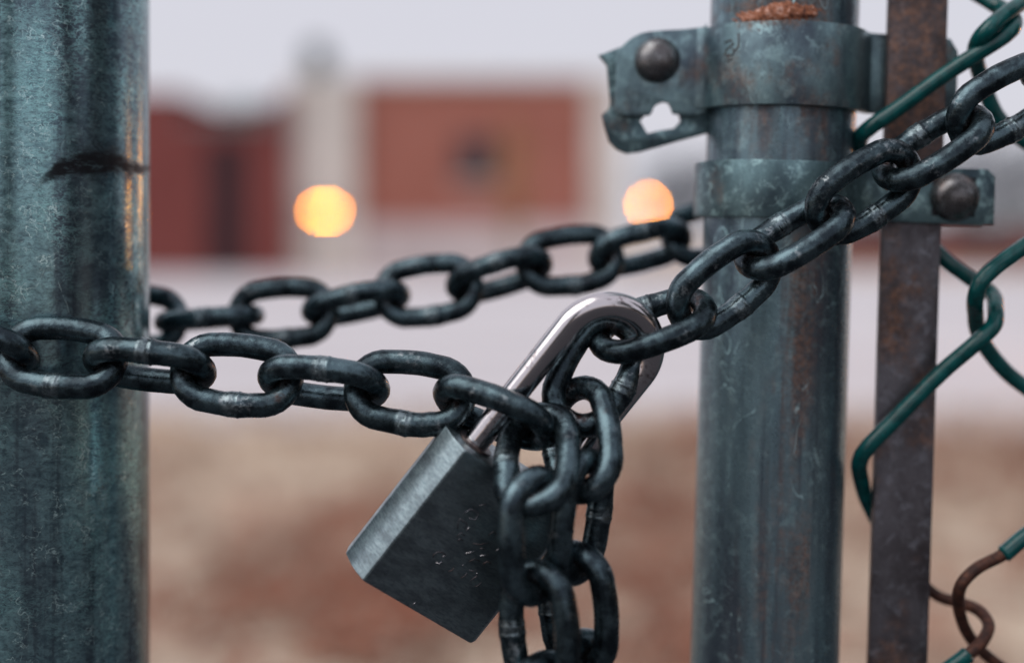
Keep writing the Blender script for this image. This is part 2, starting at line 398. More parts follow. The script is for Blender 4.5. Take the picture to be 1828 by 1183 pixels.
# dry grass and fallen leaves on the verge
def litter(name, n, y0, y1, size, mat, grass=False, seed=1, cull=None):
    rnd = random.Random(seed); vs, fs = [], []
    for i in range(n):
        y = y0 + (y1 - y0) * rnd.random() ** 0.8; x = rnd.uniform(-1, 1) * (y * 0.5 + 1.6)
        if cull and cull(x, y) < rnd.random(): continue
        a = rnd.uniform(0, 6.283); k = len(vs)
        if grass:
            h = size * rnd.uniform(0.5, 1.4); w = 0.004; dx, dy = math.cos(a) * w, math.sin(a) * w; lx, ly = rnd.gauss(0, .5) * h, rnd.gauss(0, .5) * h
            vs += [(x - dx, y - dy, 0), (x + dx, y + dy, 0), (x + lx * .4 + dx * .7, y + ly * .4 + dy * .7, h * .6), (x + lx, y + ly, h)]
            fs += [(k, k + 1, k + 2), (k, k + 2, k + 3)]
        else:
            s = size * rnd.uniform(0.6, 1.3); ca, sa = math.cos(a) * s, math.sin(a) * s; z = 0.012 + rnd.random() * 0.03
            t = rnd.uniform(-.4, .4) * s
            vs += [(x - ca, y - sa, z), (x - sa * .5, y + ca * .5, z + abs(t)), (x + ca, y + sa, z + t * .5), (x + sa * .5, y - ca * .5, z + abs(t) * .7)]
            fs += [(k, k + 1, k + 2), (k, k + 2, k + 3)]
    o = link_obj(name, mesh_from(name, vs, fs), mat, smooth=False); o['kind'] = 'stuff'
    return o
def blob(cx, cy, r): return lambda x, y: math.exp(-((x - cx) ** 2 + ((y - cy) * 0.6) ** 2) / (r * r))
def leafy(x, y):
    return min(1, sum(blob(*b)(x, y) for b in ((-0.75, 5.0, .42), (-0.25, 4.6, .35), (0.5, 6.6, .5), (0.62, 5.3, .3), (-0.55, 6.3, .3), (1.5, 8.6, .6), (0.5, 4.3, .25), (-2.4, 5.5, .6), (2.6, 5.2, .6), (-3.0, 7.5, .7), (3.4, 7.8, .8))) + 0.06)
g_ = litter('dry_grass', 30000, 3.75, 10.6, 0.06, plain('straw_grass', (0.64, 0.53, 0.42), var=0.25, scale=1.2), grass=True)
tag(g_, 'dry straw coloured grass blades on the verge', 'grass')
l_ = litter('fallen_leaves', 36000, 3.75, 10.8, 0.05, plain('russet_leaf', (0.27, 0.095, 0.055), var=0.4, scale=2.0), seed=5, cull=leafy)
tag(l_, 'russet fallen leaves lying in drifts on the verge', 'leaves')

# ------------------------------------------------------------------ buildings far behind the gate
def mat_brick(name, a, b, mortar):
    m = NT(name); t = m.n('ShaderNodeTexBrick')
    m.put(t.inputs['Vector'], m.coord((1, 1, 1), (0, 0, 0), (R(90), 0, 0)))
    m.put(t.inputs['Color1'], a); m.put(t.inputs['Color2'], b); m.put(t.inputs['Mortar'], mortar)
    t.inputs['Scale'].default_value = 2.2; t.inputs['Mortar Size'].default_value = 0.012
    n_ = m.noise(m.coord(), 0.5, 5)
    return m.done(m.mix(m.ramp(n_, 0.35, 0.7, 0, 0.35), t.outputs[0], tuple(x * 0.6 for x in a)), 0.9, 0, spec=0.15)
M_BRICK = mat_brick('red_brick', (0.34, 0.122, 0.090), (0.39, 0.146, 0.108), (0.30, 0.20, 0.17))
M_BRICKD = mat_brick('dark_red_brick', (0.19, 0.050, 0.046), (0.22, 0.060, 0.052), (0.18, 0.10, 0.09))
M_STONE = plain('pale_stone_trim', (0.60, 0.555, 0.505), 0.85, scale=0.6)
M_PLINTH = plain('pale_concrete_plinth', (0.55, 0.48, 0.475), 0.85, scale=0.4)
M_DARK = plain('dark_glazing', (0.018, 0.016, 0.024), 0.25, scale=1.0, spec=0.5)
M_DOORP = plain('dark_maroon_door_paint', (0.028, 0.010, 0.014), 0.6, scale=1.0)
M_ROOF = plain('grey_green_roof', (0.20, 0.25, 0.25), 0.7, scale=0.8)
M_METAL = plain('grey_lamp_metal', (0.16, 0.16, 0.17), 0.5, 0.3, scale=4)

DB = 53.0
def bx(px, D=DB): return (px - CX) * D / F
def bz(py, D=DB): return H - (py - HOR) * D / F
hall = empty('brick_hall', (bx(845), DB, 0))
def hb(name, x0, x1, z0, z1, y0, y1, mat, parent=None, bevel=0.0):
    p = parent or hall
    q = Vector(hall.location)
    o = box(name, (x0 - q.x, y0 - q.y, z0), (x1 - q.x, y1 - q.y, z1), mat, p, bevel)
    return o
zt = bz(146)
wl = hb('wall', bx(640), bx(1052), bz(398), zt, DB, DB + 14, M_BRICK)
hb('plinth', bx(640), bx(1052), 0, bz(398) - 0.003, DB - 0.12, DB + 14, M_PLINTH)
hb('corner_pier', bx(516), bx(640) - 0.002, 0, zt + 0.15, DB - 0.35, DB + 14, M_STONE)
hb('corner_pier', bx(1052) + 0.002, bx(1108), 0, zt + 0.15, DB - 0.35, DB + 14, M_STONE)
hb('coping', bx(640) + 0.002, bx(1052) - 0.002, zt + 0.003, zt + 0.22, DB - 0.2, DB + 14.2, M_STONE)
wn = hb('window', bx(816), bx(884), bz(324), bz(246), DB - 0.03, DB + 0.1, M_DARK)
hb('sill', bx(810), bx(890), bz(324) - 0.14, bz(324) - 0.004, DB - 0.14, DB - 0.034, M_STONE, wn)
hb('frame', bx(849), bx(853), bz(324), bz(246), DB - 0.07, DB - 0.033, M_METAL, wn)
tag(hall, 'large red brick hall with pale corner piers and one dark window', 'building')

wing = empty('brick_wing', (bx(390), DB - 1.0, 0))
def wb(name, x0, x1, z0, z1, y0, y1, mat, parent=None):
    q = Vector(wing.location); return box(name, (x0 - q.x, y0 - q.y, z0), (x1 - q.x, y1 - q.y, z1), mat, parent or wing)
Dw = DB - 1.0
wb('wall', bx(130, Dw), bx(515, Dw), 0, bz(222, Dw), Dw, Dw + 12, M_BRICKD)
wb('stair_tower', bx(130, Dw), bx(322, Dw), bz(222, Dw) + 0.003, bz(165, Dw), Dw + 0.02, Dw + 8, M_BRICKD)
# sloping parapet up to the hall
q = Vector(wing.location)
vs = [(bx(448, Dw) - q.x, 0.03, bz(222, Dw) + .003), (bx(515, Dw) - q.x, 0.03, bz(222, Dw) + .003), (bx(515, Dw) - q.x, 0.03, bz(160, Dw))]
vs += [(a, 6.0, c) for a, b, c in vs]
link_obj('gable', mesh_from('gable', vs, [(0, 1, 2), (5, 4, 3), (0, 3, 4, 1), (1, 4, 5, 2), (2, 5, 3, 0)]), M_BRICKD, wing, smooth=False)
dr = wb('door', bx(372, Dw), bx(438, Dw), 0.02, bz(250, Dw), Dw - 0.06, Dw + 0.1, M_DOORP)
wb('handle', bx(428, Dw), bx(430, Dw), 1.0, 1.3, Dw - 0.12, Dw - 0.064, M_METAL, dr)
wb('coping', bx(322, Dw), bx(515, Dw) - .05, bz(222, Dw) + 0.004, bz(222, Dw) + 0.12, Dw - 0.1, Dw - 0.004, M_ROOF)
tag(wing, 'low dark red brick wing with a dark door beside the hall', 'building')

# low brick outbuilding beyond the fence
D2 = 70.0
shed = empty('brick_outbuilding', (bx(1800, D2), D2, 0))
def sb(name, x0, x1, z0, z1, y0, y1, mat, parent=None):
    q = Vector(shed.location); return box(name, (x0 - q.x, y0 - q.y, z0), (x1 - q.x, y1 - q.y, z1), mat, parent or shed)
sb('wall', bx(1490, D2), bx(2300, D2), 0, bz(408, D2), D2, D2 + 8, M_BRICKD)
sb('roof', bx(1480, D2), bx(2310, D2), bz(408, D2) + .003, bz(396, D2), D2 - .3, D2 + 8.3, M_ROOF)
sb('door', bx(1745, D2), bx(1775, D2), 0.02, 1.5, D2 - 0.05, D2 + .1, M_DOORP)
tag(shed, 'long low brick outbuilding seen behind the green wire fence', 'building')

# ------------------------------------------------------------------ trees
def tree(name, label, base, height, rad, leafcol, n, leaf, conifer=False, seed=1, trunk=0.12, bare=0.25):
    rnd = random.Random(seed); t = empty(name, base)
    bark = plain(name + '_bark', (0.09, 0.075, 0.065), 0.9, var=0.3, scale=5)
    vs, fs = [], []
    def addt(path, rads, sides=7):
        k = len(vs); a, b = tube_geo([Vector(p) for p in path], rads, sides); vs.extend(a); fs.extend(tuple(i + k for i in f) for f in b)
    addt([(0, 0, -0.1), (0.02, 0, height * .35), (-0.04, 0.03, height * .7), (0, 0, height * .96)], [trunk, trunk * .75, trunk * .4, trunk * .1])
    tips = []
    for i in range(26):
        z = height * (bare + (0.95 - bare) * (i + rnd.random()) / 26); a = rnd.uniform(0, 6.28)
        f = (z / height - bare) / (1 - bare)
        r = rad * (1 - f) * rnd.uniform(.7, 1.1) if conifer else rad * math.sqrt(max(0.03, 1 - (2 * f - 0.85) ** 2 * .8)) * rnd.uniform(.5, 1.0)
        dz = -0.1 * r if conifer else r * rnd.uniform(.2, .7)
        p0, p2 = Vector((0, 0, z)), Vector((math.cos(a) * r, math.sin(a) * r, min(height, z + dz)))
        p1 = (p0 + p2) / 2 + Vector((0, 0, 0.08 * r))
        addt([p0, p1, p2], [trunk * .25, trunk * .16, trunk * .05], 5); tips.append((p0, p1, p2, r))
    link_obj('trunk', mesh_from('trunk', vs, fs), bark, t)
    vs, fs = [], []
    for i in range(n):
        p0, p1, p2, r = rnd.choice(tips); u = rnd.random() ** 0.6
        p = p0.lerp(p2, u) + Vector((rnd.gauss(0, 1), rnd.gauss(0, 1), rnd.gauss(0, .8))) * (0.10 * rad if conifer else 0.16 * rad)
        nrm = Vector((rnd.gauss(0, 1), rnd.gauss(0, 1), rnd.gauss(0, 1))).normalized(); e1 = nrm.orthogonal().normalized(); e2 = nrm.cross(e1)
        s = leaf * rnd.uniform(.6, 1.4); k = len(vs)
        vs += [p - e1 * s, p + e2 * s * .5, p + e1 * s, p - e2 * s * .5]; fs.append((k, k + 1, k + 2, k + 3))
    link_obj('crown', mesh_from('crown', vs, fs), plain(name + '_leaf', leafcol, 0.7, var=0.4, scale=1.5), t, smooth=False)
    tag(t, label, 'tree'); return t
def gx(px, D): return (px - CX) * D / F
tree('conifer_tree', 'dark conifer tip rising behind the hall corner', (gx(568, 78), 78, 0), bz(62, 78), 2.4, (0.035, 0.075, 0.07), 9000, 0.16, True, 3, 0.2)
tree('broadleaf_tree', 'grey green tree behind the low brick wing', (gx(400, 84), 84, 0), bz(205, 84), 3.6, (0.10, 0.15, 0.14), 7000, 0.2, False, 4, 0.2)
tree('broadleaf_tree', 'small ochre autumn sapling in front of the brick hall', (gx(915, 44), 44, 0), bz(215, 44), 0.75, (0.36, 0.21, 0.07), 500, 0.08, False, 5, 0.05, 0.2)
for i, (px, D, h, rr, lb) in enumerate(((1230, 120, 300, 7, 'haze tinted grey tree seen between hall and round gate pipe'), (1560, 125, 300, 6, 'haze tinted grey tree seen between gate pipe and flat bar'),
                                        (1720, 130, 290, 7, 'haze tinted grey tree behind the outbuilding just beyond the flat bar'), (1830, 118, 268, 8, 'tallest haze tinted grey tree at the edge of the picture'))):
    tree('broadleaf_tree', lb, (gx(px, D), D, 0), bz(h, D), rr, (0.24, 0.27, 0.31), 1100, 0.35, False, 20 + i, 0.3)  # leaf colour paled to blue-grey in place of distance haze

# ------------------------------------------------------------------ lit lamps in front of the hall
def mat_glow():
    m = NT('amber_lamp_glass'); m.b.inputs['Base Color'].default_value = (0.9, 0.6, 0.2, 1)
    m.b.inputs['Emission Color'].default_value = (1.0, 0.27, 0.001, 1); m.b.inputs['Emission Strength'].default_value = 200
    m.b.inputs['Roughness'].default_value = 0.4
    return m.m
M_GLOW = mat_glow()
def lamp_post(px, py, D, heads, label, gr=0.056):
    t = empty('street_lamp', (gx(px, D), D, 0)); z = bz(py, D)
    tube('pole', [Vector((0, 0, 0)), Vector((0, 0, .5)), Vector((0, 0, .52)), Vector((0, 0, z - .25))], [.07, .07, .04, .035], M_METAL, t, 10)
    for dx in heads:
        tube('arm', [Vector((0, 0, z - .27)), Vector((dx * .6, 0, z - .26)), Vector((dx, 0, z - .2)), Vector((dx, 0, z - gr * .9))], .018, M_METAL, t, 8)
        bm = bmesh.new(); bmesh.ops.create_uvsphere(bm, u_segments=16, v_segments=10, radius=gr)
        bmesh.ops.translate(bm, vec=(dx, 0, z), verts=bm.verts[:])
        g = link_obj('globe', bm_mesh('globe', bm), M_GLOW, t)
        bm = bmesh.new(); bmesh.ops.create_cone(bm, cap_ends=True, segments=16, radius1=.13, radius2=.03, depth=.08)
        bmesh.ops.translate(bm, vec=(dx, 0, z + gr + .03), verts=bm.verts[:])
        link_obj('cap', bm_mesh('cap', bm), M_METAL, g, angle=40)
    tag(t, label, 'street lamp', 'lit amber street lamps')
lamp_post(580, 377, 46, (-.18, .18), 'twin headed lit amber street lamp before the pale corner pier')
lamp_post(1158, 366, 46, (0.0001,), 'single lit amber street lamp beside the round gate pipe')

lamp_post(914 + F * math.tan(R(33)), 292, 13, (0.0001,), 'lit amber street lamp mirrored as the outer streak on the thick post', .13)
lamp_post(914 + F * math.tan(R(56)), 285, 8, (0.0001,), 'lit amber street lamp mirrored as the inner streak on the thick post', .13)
for i, (x, y, h, r_, lb) in enumerate(((8.5, -1.5, 9, 3.2, 'unseen evergreen added to darken the metal, first in the row'), (10.5, 1.8, 8, 2.6, 'unseen evergreen added to darken the metal, second in the row'), (7.5, -7.5, 9, 3.2, 'unseen evergreen added to darken the metal, third in the row'),
                                     (-4.5, -14.0, 8, 3.0, 'unseen evergreen added to darken the metal, facing the gate'))):
    tree('added_evergreen', lb, (x, y, 0), h, r_, (0.020, 0.036, 0.032), 7000, 0.22, True, 40 + i, 0.18, 0.06)  # unseen trees added to block low sky and darken the metal's reflections

# ------------------------------------------------------------------ left pipe post
PC = Vector((-0.1790, 0.541, 0))
def pipe_mesh(name, r, z0, z1, wall=0.004, segs=96):
    vs, fs = [], []
    rings = [(r - wall, z0), (r, z0), (r, z1 - .001), (r - .0006, z1), (r - wall, z1)]
    for rr, z in rings:
        for k in range(segs):
            a = 2 * math.pi * k / segs; vs.append((rr * math.cos(a), rr * math.sin(a), z))
    for i in range(len(rings)):
        j = (i + 1) % len(rings)
        for k in range(segs):
            k2 = (k + 1) % segs; fs.append((i * segs + k, i * segs + k2, j * segs + k2, j * segs + k))
    return mesh_from(name, vs, fs)
post = empty('gate_post', PC)
link_obj('pipe', pipe_mesh('pipe', 0.040, -0.3, 1.75), M_POST, post, angle=15)
bm = bmesh.new(); bmesh.ops.create_uvsphere(bm, u_segments=32, v_segments=16, radius=0.0425)
bmesh.ops.scale(bm, vec=(1, 1, .55), verts=bm.verts[:]); bmesh.ops.translate(bm, vec=(0, 0, 1.752), verts=bm.verts[:])
link_obj('cap', bm_mesh('cap', bm), M_BAND, post)
tag(post, 'thick scratched blue grey galvanised pipe post with a dark scuff', 'post')

# ------------------------------------------------------------------ right gate frame: pipe, bands, bar, fence
LEAN = math.atan2(37.0, 1183.0)
RC = W(1387.5, 430, 0.551)
MG = Matrix.Translation(RC) @ Matrix.Rotation(LEAN, 4, 'Y')
MGI = MG.inverted()
def GL(px, py, D): return MGI @ W(px, py, D)
def gate_thing(name):
    o = empty(name); o.matrix_world = MG; return o
PR = 0.0283
pipe = gate_thing('gate_pipe')
link_obj('pipe', pipe_mesh('pipe', PR, -1.18, 0.42), M_PIPE, pipe, angle=15)
# rusty weld lump above the upper band
vs, fs = [], []
rnd = random.Random(3)
zW = GL(1350, 22, 0.525).z
nu, nv = 120, 22
for i in range(nu + 1):
    u = i / nu; th = R(-90) + R(-60 + 86 * u)
    hgt = math.sin(math.pi * u) ** .6
    for j in range(nv + 1):
        v = j / nv; bulge = math.sin(math.pi * v) * hgt * 0.0019 + 0.0006 * noise.noise(Vector((u * 26 + v * 3, v * 4.2, 1.7))) + 0.0002 * noise.noise(Vector((u * 80, v * 9, 4)))
        rr = PR - 0.0009 + bulge
        z = zW + (v - .5) * (0.0015 + 0.0085 * hgt) + 0.0045 * (u ** .6 - .75) + 0.0006 * math.sin(u * 14)
        vs.append((rr * math.cos(th), rr * math.sin(th), z))
for i in range(nu):
    for j in range(nv):
        a = i * (nv + 1) + j; fs.append((a, a + nv + 1, a + nv + 2, a + 1))
wo = link_obj('weld_bead', mesh_from('weld_bead', vs, fs), M_WELD, pipe); wo['label'] = 'orange rusted weld bead above the upper band'
tag(pipe, 'slimmer round gate pipe with brown rust streaks behind the chain', 'pipe')

def strip(name, plan, zlo, zhi, thick, mat, parent, bevel=0.0004):
    """bent metal strap: plan is a list of (x, y) of its outer face, z limits per point, thickness towards +normal"""
    n = len(plan); P = [Vector((p[0], p[1])) for p in plan]; vs, fs = [], []
    for i in range(n):
        a, b = P[max(i - 1, 0)], P[min(i + 1, n - 1)]; t = (b - a).normalized(); nn = Vector((-t.y, t.x))   # left of travel (+x) = away from camera
        q = P[i] + nn * thick
        lo = zlo[i] if isinstance(zlo, list) else zlo; hi = zhi[i] if isinstance(zhi, list) else zhi
        vs += [(P[i].x, P[i].y, lo), (P[i].x, P[i].y, hi), (q.x, q.y, hi), (q.x, q.y, lo)]
    for i in range(n - 1):
        a, b = i * 4, i * 4 + 4
        for k in range(4): fs.append((a + k, b + k, b + (k + 1) % 4, a + (k + 1) % 4))
    fs += [(3, 2, 1, 0), tuple((n - 1) * 4 + k for k in range(4))]
    me = mesh_from(name, vs, fs); bm = bmesh.new(); bm.from_mesh(me); bpy.data.meshes.remove(me)
    bmesh.ops.recalc_face_normals(bm, faces=bm.faces[:])
    es = [e for e in bm.edges if e.is_manifold and e.calc_face_angle(0) > R(60)]
    bmesh.ops.bevel(bm, geom=es, offset=bevel, segments=2, profile=.6, affect='EDGES')
    return link_obj(name, bm_mesh(name, bm), mat, parent, angle=35)

def arc(r, a0, a1, n): return [(r * math.cos(R(a0 + (a1 - a0) * i / n)), r * math.sin(R(a0 + (a1 - a0) * i / n))) for i in range(n + 1)]
def dome(name, c, r, h, mat, parent):
    """carriage bolt head facing the camera"""
    vs, fs = [], []; segs, rings = 40, 9; rnd_ = random.Random(int(c.x * 1e5))
    for i in range(rings + 1):
        t = i / rings; rr = r * math.cos(t * math.pi / 2) ** .9; y = -h * math.sin(t * math.pi / 2)
        for k in range(segs):
            a = 2 * math.pi * k / segs; e = 1 + .012 * math.sin(2 * a + 1) + .006 * math.sin(5 * a)
            vs.append((c.x + rr * e * math.cos(a), c.y + y, c.z + rr * e * math.sin(a)))
    for i in range(rings):
        for k in range(segs):
            k2 = (k + 1) % segs; fs.append((i * segs + k, i * segs + k2, (i + 1) * segs + k2, (i + 1) * segs + k))
    k0 = len(vs)
    for k in range(segs):
        a = 2 * math.pi * k / segs; vs.append((c.x + r * .97 * math.cos(a), c.y + 0.0012, c.z + r * .97 * math.sin(a)))
    for k in range(segs): fs.append((k0 + k, k0 + (k + 1) % segs, (k + 1) % segs, k))
    return link_obj(name, mesh_from(name, vs, fs), mat, parent)

# upper band
ub = gate_thing('clamp_band')
BR = PR + 0.0034
zt_, zb_ = GL(1390, 36, .520).z, GL(1390, 186, .520).z
ytab = -0.0065
front = arc(BR, 192, 348, 40)
rx = GL(1706, 70, .549).x
plan = [(front[0][0] - .004, ytab + .0005), (front[0][0] - .0012, ytab - .0006)] + front[2:-2] + [(front[-1][0] + .0015, ytab - .0006), (front[-1][0] + .006, ytab + .0005), (rx - .010, ytab + .0005), (rx - .003, ytab + .0005), (rx, ytab + .0005)]
n_ = len(plan)
zlo = [zb_] * n_; zhi = [zt_] * n_
zhi[-1] = zt_ - .006; zlo[-1] = zb_ + .008; zhi[-2] = zt_ - .0012; zlo[-2] = zb_ + .002
bandU = strip('band', plan, zlo, zhi, 0.003, M_BAND, ub)
D_t = RC.y + ytab
def pts2(lst, D): return [(GL(x, y, D).x, GL(x, y, D).z) for x, y in lst]
tab = [(1262, 41), (1257, 48), (1222, 52), (1182, 54), (1160, 56), (1145, 59), (1132, 65), (1122, 72), (1114, 79), (1109, 84), (1103, 89), (1101, 97), (1100, 150), (1098, 196), (1103, 205),
       (1138, 207), (1160, 206), (1165, 200), (1167, 192), (1174, 186), (1184, 182), (1193, 184), (1198, 193), (1201, 203), (1225, 206), (1246, 205), (1262, 199)]
outline_plate('tab', [pts2(tab, D_t)], 0.0026, M_BAND, ub, front=ytab + .0002)
back = [(1068, 100), (1082, 95), (1105, 86), (1150, 80), (1270, 90), (1272, 236), (1204, 254), (1142, 272), (1118, 275), (1101, 268), (1087, 254), (1079, 228), (1074, 206), (1086, 196), (1089, 184), (1086, 153), (1083, 118)]
hole = [(1142, 217), (1153, 205), (1162, 180), (1180, 170), (1200, 180), (1211, 205), (1214, 217), (1202, 230), (1175, 234), (1155, 239)]
bk = outline_plate('back_plate', [pts2(back, D_t + .008), pts2(hole, D_t + .008)], 0.003, M_BAND2, ub, front=ytab + .006)
dome('bolt_head', GL(1173, 108, D_t) * 1.0, 0.0088, 0.0062, M_BOLT, ub)
# bolt shank between the plates
c = GL(1173, 108, D_t)
tube('bolt_shank', [Vector((c.x, ytab + .0028, c.z)), Vector((c.x, ytab + .016, c.z))], .0042, M_BOLT, ub, 12)
# stamped number on the band
def stamped(parent):
    vs, fs = [], []
    def stroke(p, r=0.00026):
        k = len(vs); a, b = tube_geo(p, r, 6); vs.extend(a); fs.extend(tuple(i + k for i in f) for f in b)
    def on(px, py):
        g = GL(px, py, .528); x = g.x; y = -math.sqrt(max(1e-8, (BR + .0001) ** 2 - x * x)); return Vector((x, y, g.z))
    for line in ([(1296, 74), (1306, 70), (1310, 78), (1300, 86), (1296, 96), (1308, 98), (1311, 90)], [(1318, 60), (1318, 84), (1312, 90), (1308, 86)], [(1300, 100), (1308, 106), (1300, 108)]):
        stroke([on(*p) for p in line])
    return link_obj('stamped_mark', mesh_from('stamped_mark', vs, fs), M_BAR, parent)
stamped(ub)
tag(ub, 'upper clamp band with a torn bolted tab and a punched hole', 'clamp')

# flat bar
bar = gate_thing('flat_bar')
DBAR = 0.540
xl, xr = GL(1585, 430, DBAR).x - .0017, GL(1585, 430, DBAR).x + .0215
xl = GL(1575.5, 430, DBAR).x; xr = GL(1680, 430, DBAR).x
bm = bmesh.new(); box_bm(bm, (xl, DBAR - RC.y, -1.1), (xr, DBAR - RC.y + .005, 0.40), 0.0007)
link_obj('steel_strip', bm_mesh('steel_strip', bm), M_BAR, bar, angle=40)
tag(bar, 'upright flat steel bar, rust brown, woven with green wire', 'bar')

# lower band
lb = gate_thing('strap_band')
BR2 = PR + 0.0042
zt2, zb2 = GL(1390, 285, .520).z, GL(1390, 388, .520).z
ystr = DBAR - RC.y - .0032
xR = GL(1776, 352, DBAR - .003).x
front = arc(BR2, 170, 322, 44)
plan = front[:-3] + [(front[-1][0] + .001, ystr - .004), (front[-1][0] + .006, ystr - .0008), (front[-1][0] + .011, ystr), (xR - .006, ystr), (xR - .0028, ystr), (xR, ystr)]
plan = [p if p[1] < ystr or i < 30 else p for i, p in enumerate(plan)]
zlo = [zb2] * len(plan); zhi = [zt2] * len(plan)
zhi[-1] = zt2 - .0028; 
strip('band', plan, zlo, zhi, 0.003, M_BAND2, lb)
bk2 = box('back_plate', (GL(1560, 300, DBAR).x, DBAR - RC.y + .006, zb2 - .0006), (GL(1768, 300, DBAR).x, DBAR - RC.y + .009, zt2 - .001), M_BAND, lb, 0.0006)
dome('bolt_head', Vector((GL(1704, 352, DBAR - .003).x, ystr, GL(1704, 352, DBAR - .003).z)), 0.0093, 0.0068, M_BOLT, lb)
cc = Vector((GL(1704, 352, DBAR - .003).x, ystr, GL(1704, 352, DBAR - .003).z))
tube('bolt_shank', [Vector((cc.x, ystr + .0034, cc.z)), Vector((cc.x, ystr + .018, cc.z))], .0042, M_BOLT, lb, 12)
box('hole_shade_plate', (cc.x - .0085, ystr - .0003, cc.z - .0072), (cc.x + .0078, ystr + .0008, cc.z + .0076), plain('painted_hole_shade', (0.02, 0.02, 0.025), .6), lb, .0003)  # solid dark plate, its colour standing in for shade in the bolt hole
tag(lb, 'lower strap band with a big domed bolt beside the flat bar', 'clamp')

# ------------------------------------------------------------------ chain-link fence wires
fence = empty('wire_fence', W(1800, 430, .54))
def wire(points, green, name='wire'):
    """points (px, py, D); green = list of (i0, i1) control-point spans still coated"""
    P = [W(*p) for p in points]; per = 12
    path = catmull(P, per); off = Vector(fence.location); path = [p - off for p in path]
    core = tube(name, path, 0.0023, M_RUSTW, fence, 12)
    for a, b in green:
        seg = path[int(a * per): int(b * per) + 1]
        rr = [0.0031 * (1 + 0.03 * noise.noise(Vector((i * .21, a, 0)))) for i in range(len(seg))]
        rr[0] *= .80; rr[1] *= 1.05; rr[-1] *= .78; rr[-2] *= 1.06
        tube('green_coating', seg, rr, M_PVC, core, 14)
    return core
A = [(1600, -120, .556), (1700, -40, .552), (1770, 5, .545), (1800, 24, .538), (1811, 42, .530), (1796, 62, .526), (1760, 86, .526), (1686, 134, .529), (1600, 196, .531), (1553, 228, .533), (1535, 250, .540), (1542, 290, .549), (1580, 360, .553),
     (1640, 418, .553), (1690, 466, .551), (1740, 502, .549), (1772, 527, .543), (1777, 550, .535), (1774, 580, .529), (1742, 612, .527), (1677, 668, .530), (1600, 746, .531), (1551, 796, .532), (1535, 822, .536), (1536, 850, .543), (1552, 900, .551), (1600, 985, .554),
     (1665, 1057, .552), (1715, 1075, .549), (1748, 1090, .544), (1765, 1115, .537), (1754, 1143, .531), (1730, 1166, .528), (1690, 1196, .529), (1600, 1262, .532)]
Bp = [(1960, -100, .545), (1860, -20, .540), (1800, 22, .527), (1764, 52, .522), (1745, 76, .527), (1742, 100, .537), (1752, 140, .545), (1785, 214, .548), (1860, 270, .548), (1960, 318, .545), (1990, 345, .535), (1950, 375, .530), (1870, 415, .529), (1800, 460, .526), (1756, 497, .523), (1742, 528, .525), (1741, 556, .534),
      (1750, 602, .544), (1795, 662, .548), (1860, 712, .549), (1960, 790, .545), (1985, 825, .535), (1950, 865, .530), (1880, 922, .529), (1828, 958, .528), (1789, 990, .527), (1744, 1014, .526), (1715, 1046, .526), (1712, 1085, .534), (1728, 1130, .544), (1765, 1172, .548), (1840, 1225, .549)]
wire(A, [(0, 26.6), (32.0, 34)])
wire(Bp, [(0, 25.0)])
wire([(2225, 150, .545), (2130, 225, .540), (2050, 290, .527)] + [(x + 248, y + 275, D) for x, y, D in Bp[3:26]], [(0, 26)])
tag(fence, 'green coated diamond wire fence with rusted bare wire low down', 'fence')

# ------------------------------------------------------------------ chain
def link_mesh(seed):
    rnd = random.Random(seed); w0 = rnd.uniform(-.0015, .0015); amp = rnd.uniform(.03, .075); lip = rnd.uniform(.02, .08); lw = rnd.uniform(.0009, .0015); skew = rnd.uniform(-.0004, .0004)
    r = (LW - WD) / 2; hs = (PITCH + WD) / 2 - r; pts, rad = [], []
    def bulge(x):
        x = x - w0; ax = abs(x)
        if ax > .0042: return 1.0
        return 1 + amp * (1 - (ax / .0042) ** 2) + (lip if lw < ax < lw + .0009 else 0.0) * (1.0 if x > 0 else .5)
    def side(y, x0, x1, w):
        xs = [x0 + (x1 - x0) * i / 8 for i in range(8)]
        if w: xs = sorted(set(xs + [x for x in [k * .00045 for k in range(-13, 14)] if min(x0, x1) < x < max(x0, x1)]), reverse=x1 < x0)
        for x in xs:
            bow = 0.0006 * (1 - (x / hs) ** 2)
            pts.append(Vector((x, y + math.copysign(bow, y) + (skew if w and x > w0 else 0), 0))); rad.append(WD / 2 * (bulge(x) if w else 1))
    side(-r, -hs, hs, True)
    for i in range(14):
        a = -math.pi / 2 + math.pi * i / 14; pts.append(Vector((hs + r * math.cos(a), r * math.sin(a), 0))); rad.append(WD / 2 * (1 - .02 * math.cos(a) ** 2))
    side(r, hs, -hs, False)
    for i in range(14):
        a = math.pi / 2 + math.pi * i / 14; pts.append(Vector((-hs + r * math.cos(a), r * math.sin(a), 0))); rad.append(WD / 2 * (1 - .02 * math.cos(a) ** 2))
    vs, fs = tube_geo(pts, rad, 24, closed=True)
    o3 = Vector((seed * 3.1, seed * 1.7, 0))
    vs = [p + p.normalized() * (noise.noise(p * 260 + o3) * .00016 + noise.noise(p * 900 + o3) * .00006) for p in vs]   # hammered unevenness
    me = mesh_from('link', vs, fs); me.materials.append(M_CHAIN)
    for p in me.polygons: p.use_smooth = True
    return me
LINKS = [link_mesh(i) for i in range(6)]
chain = empty('chain', W(914, 640, .49))
CO = Vector(chain.location)
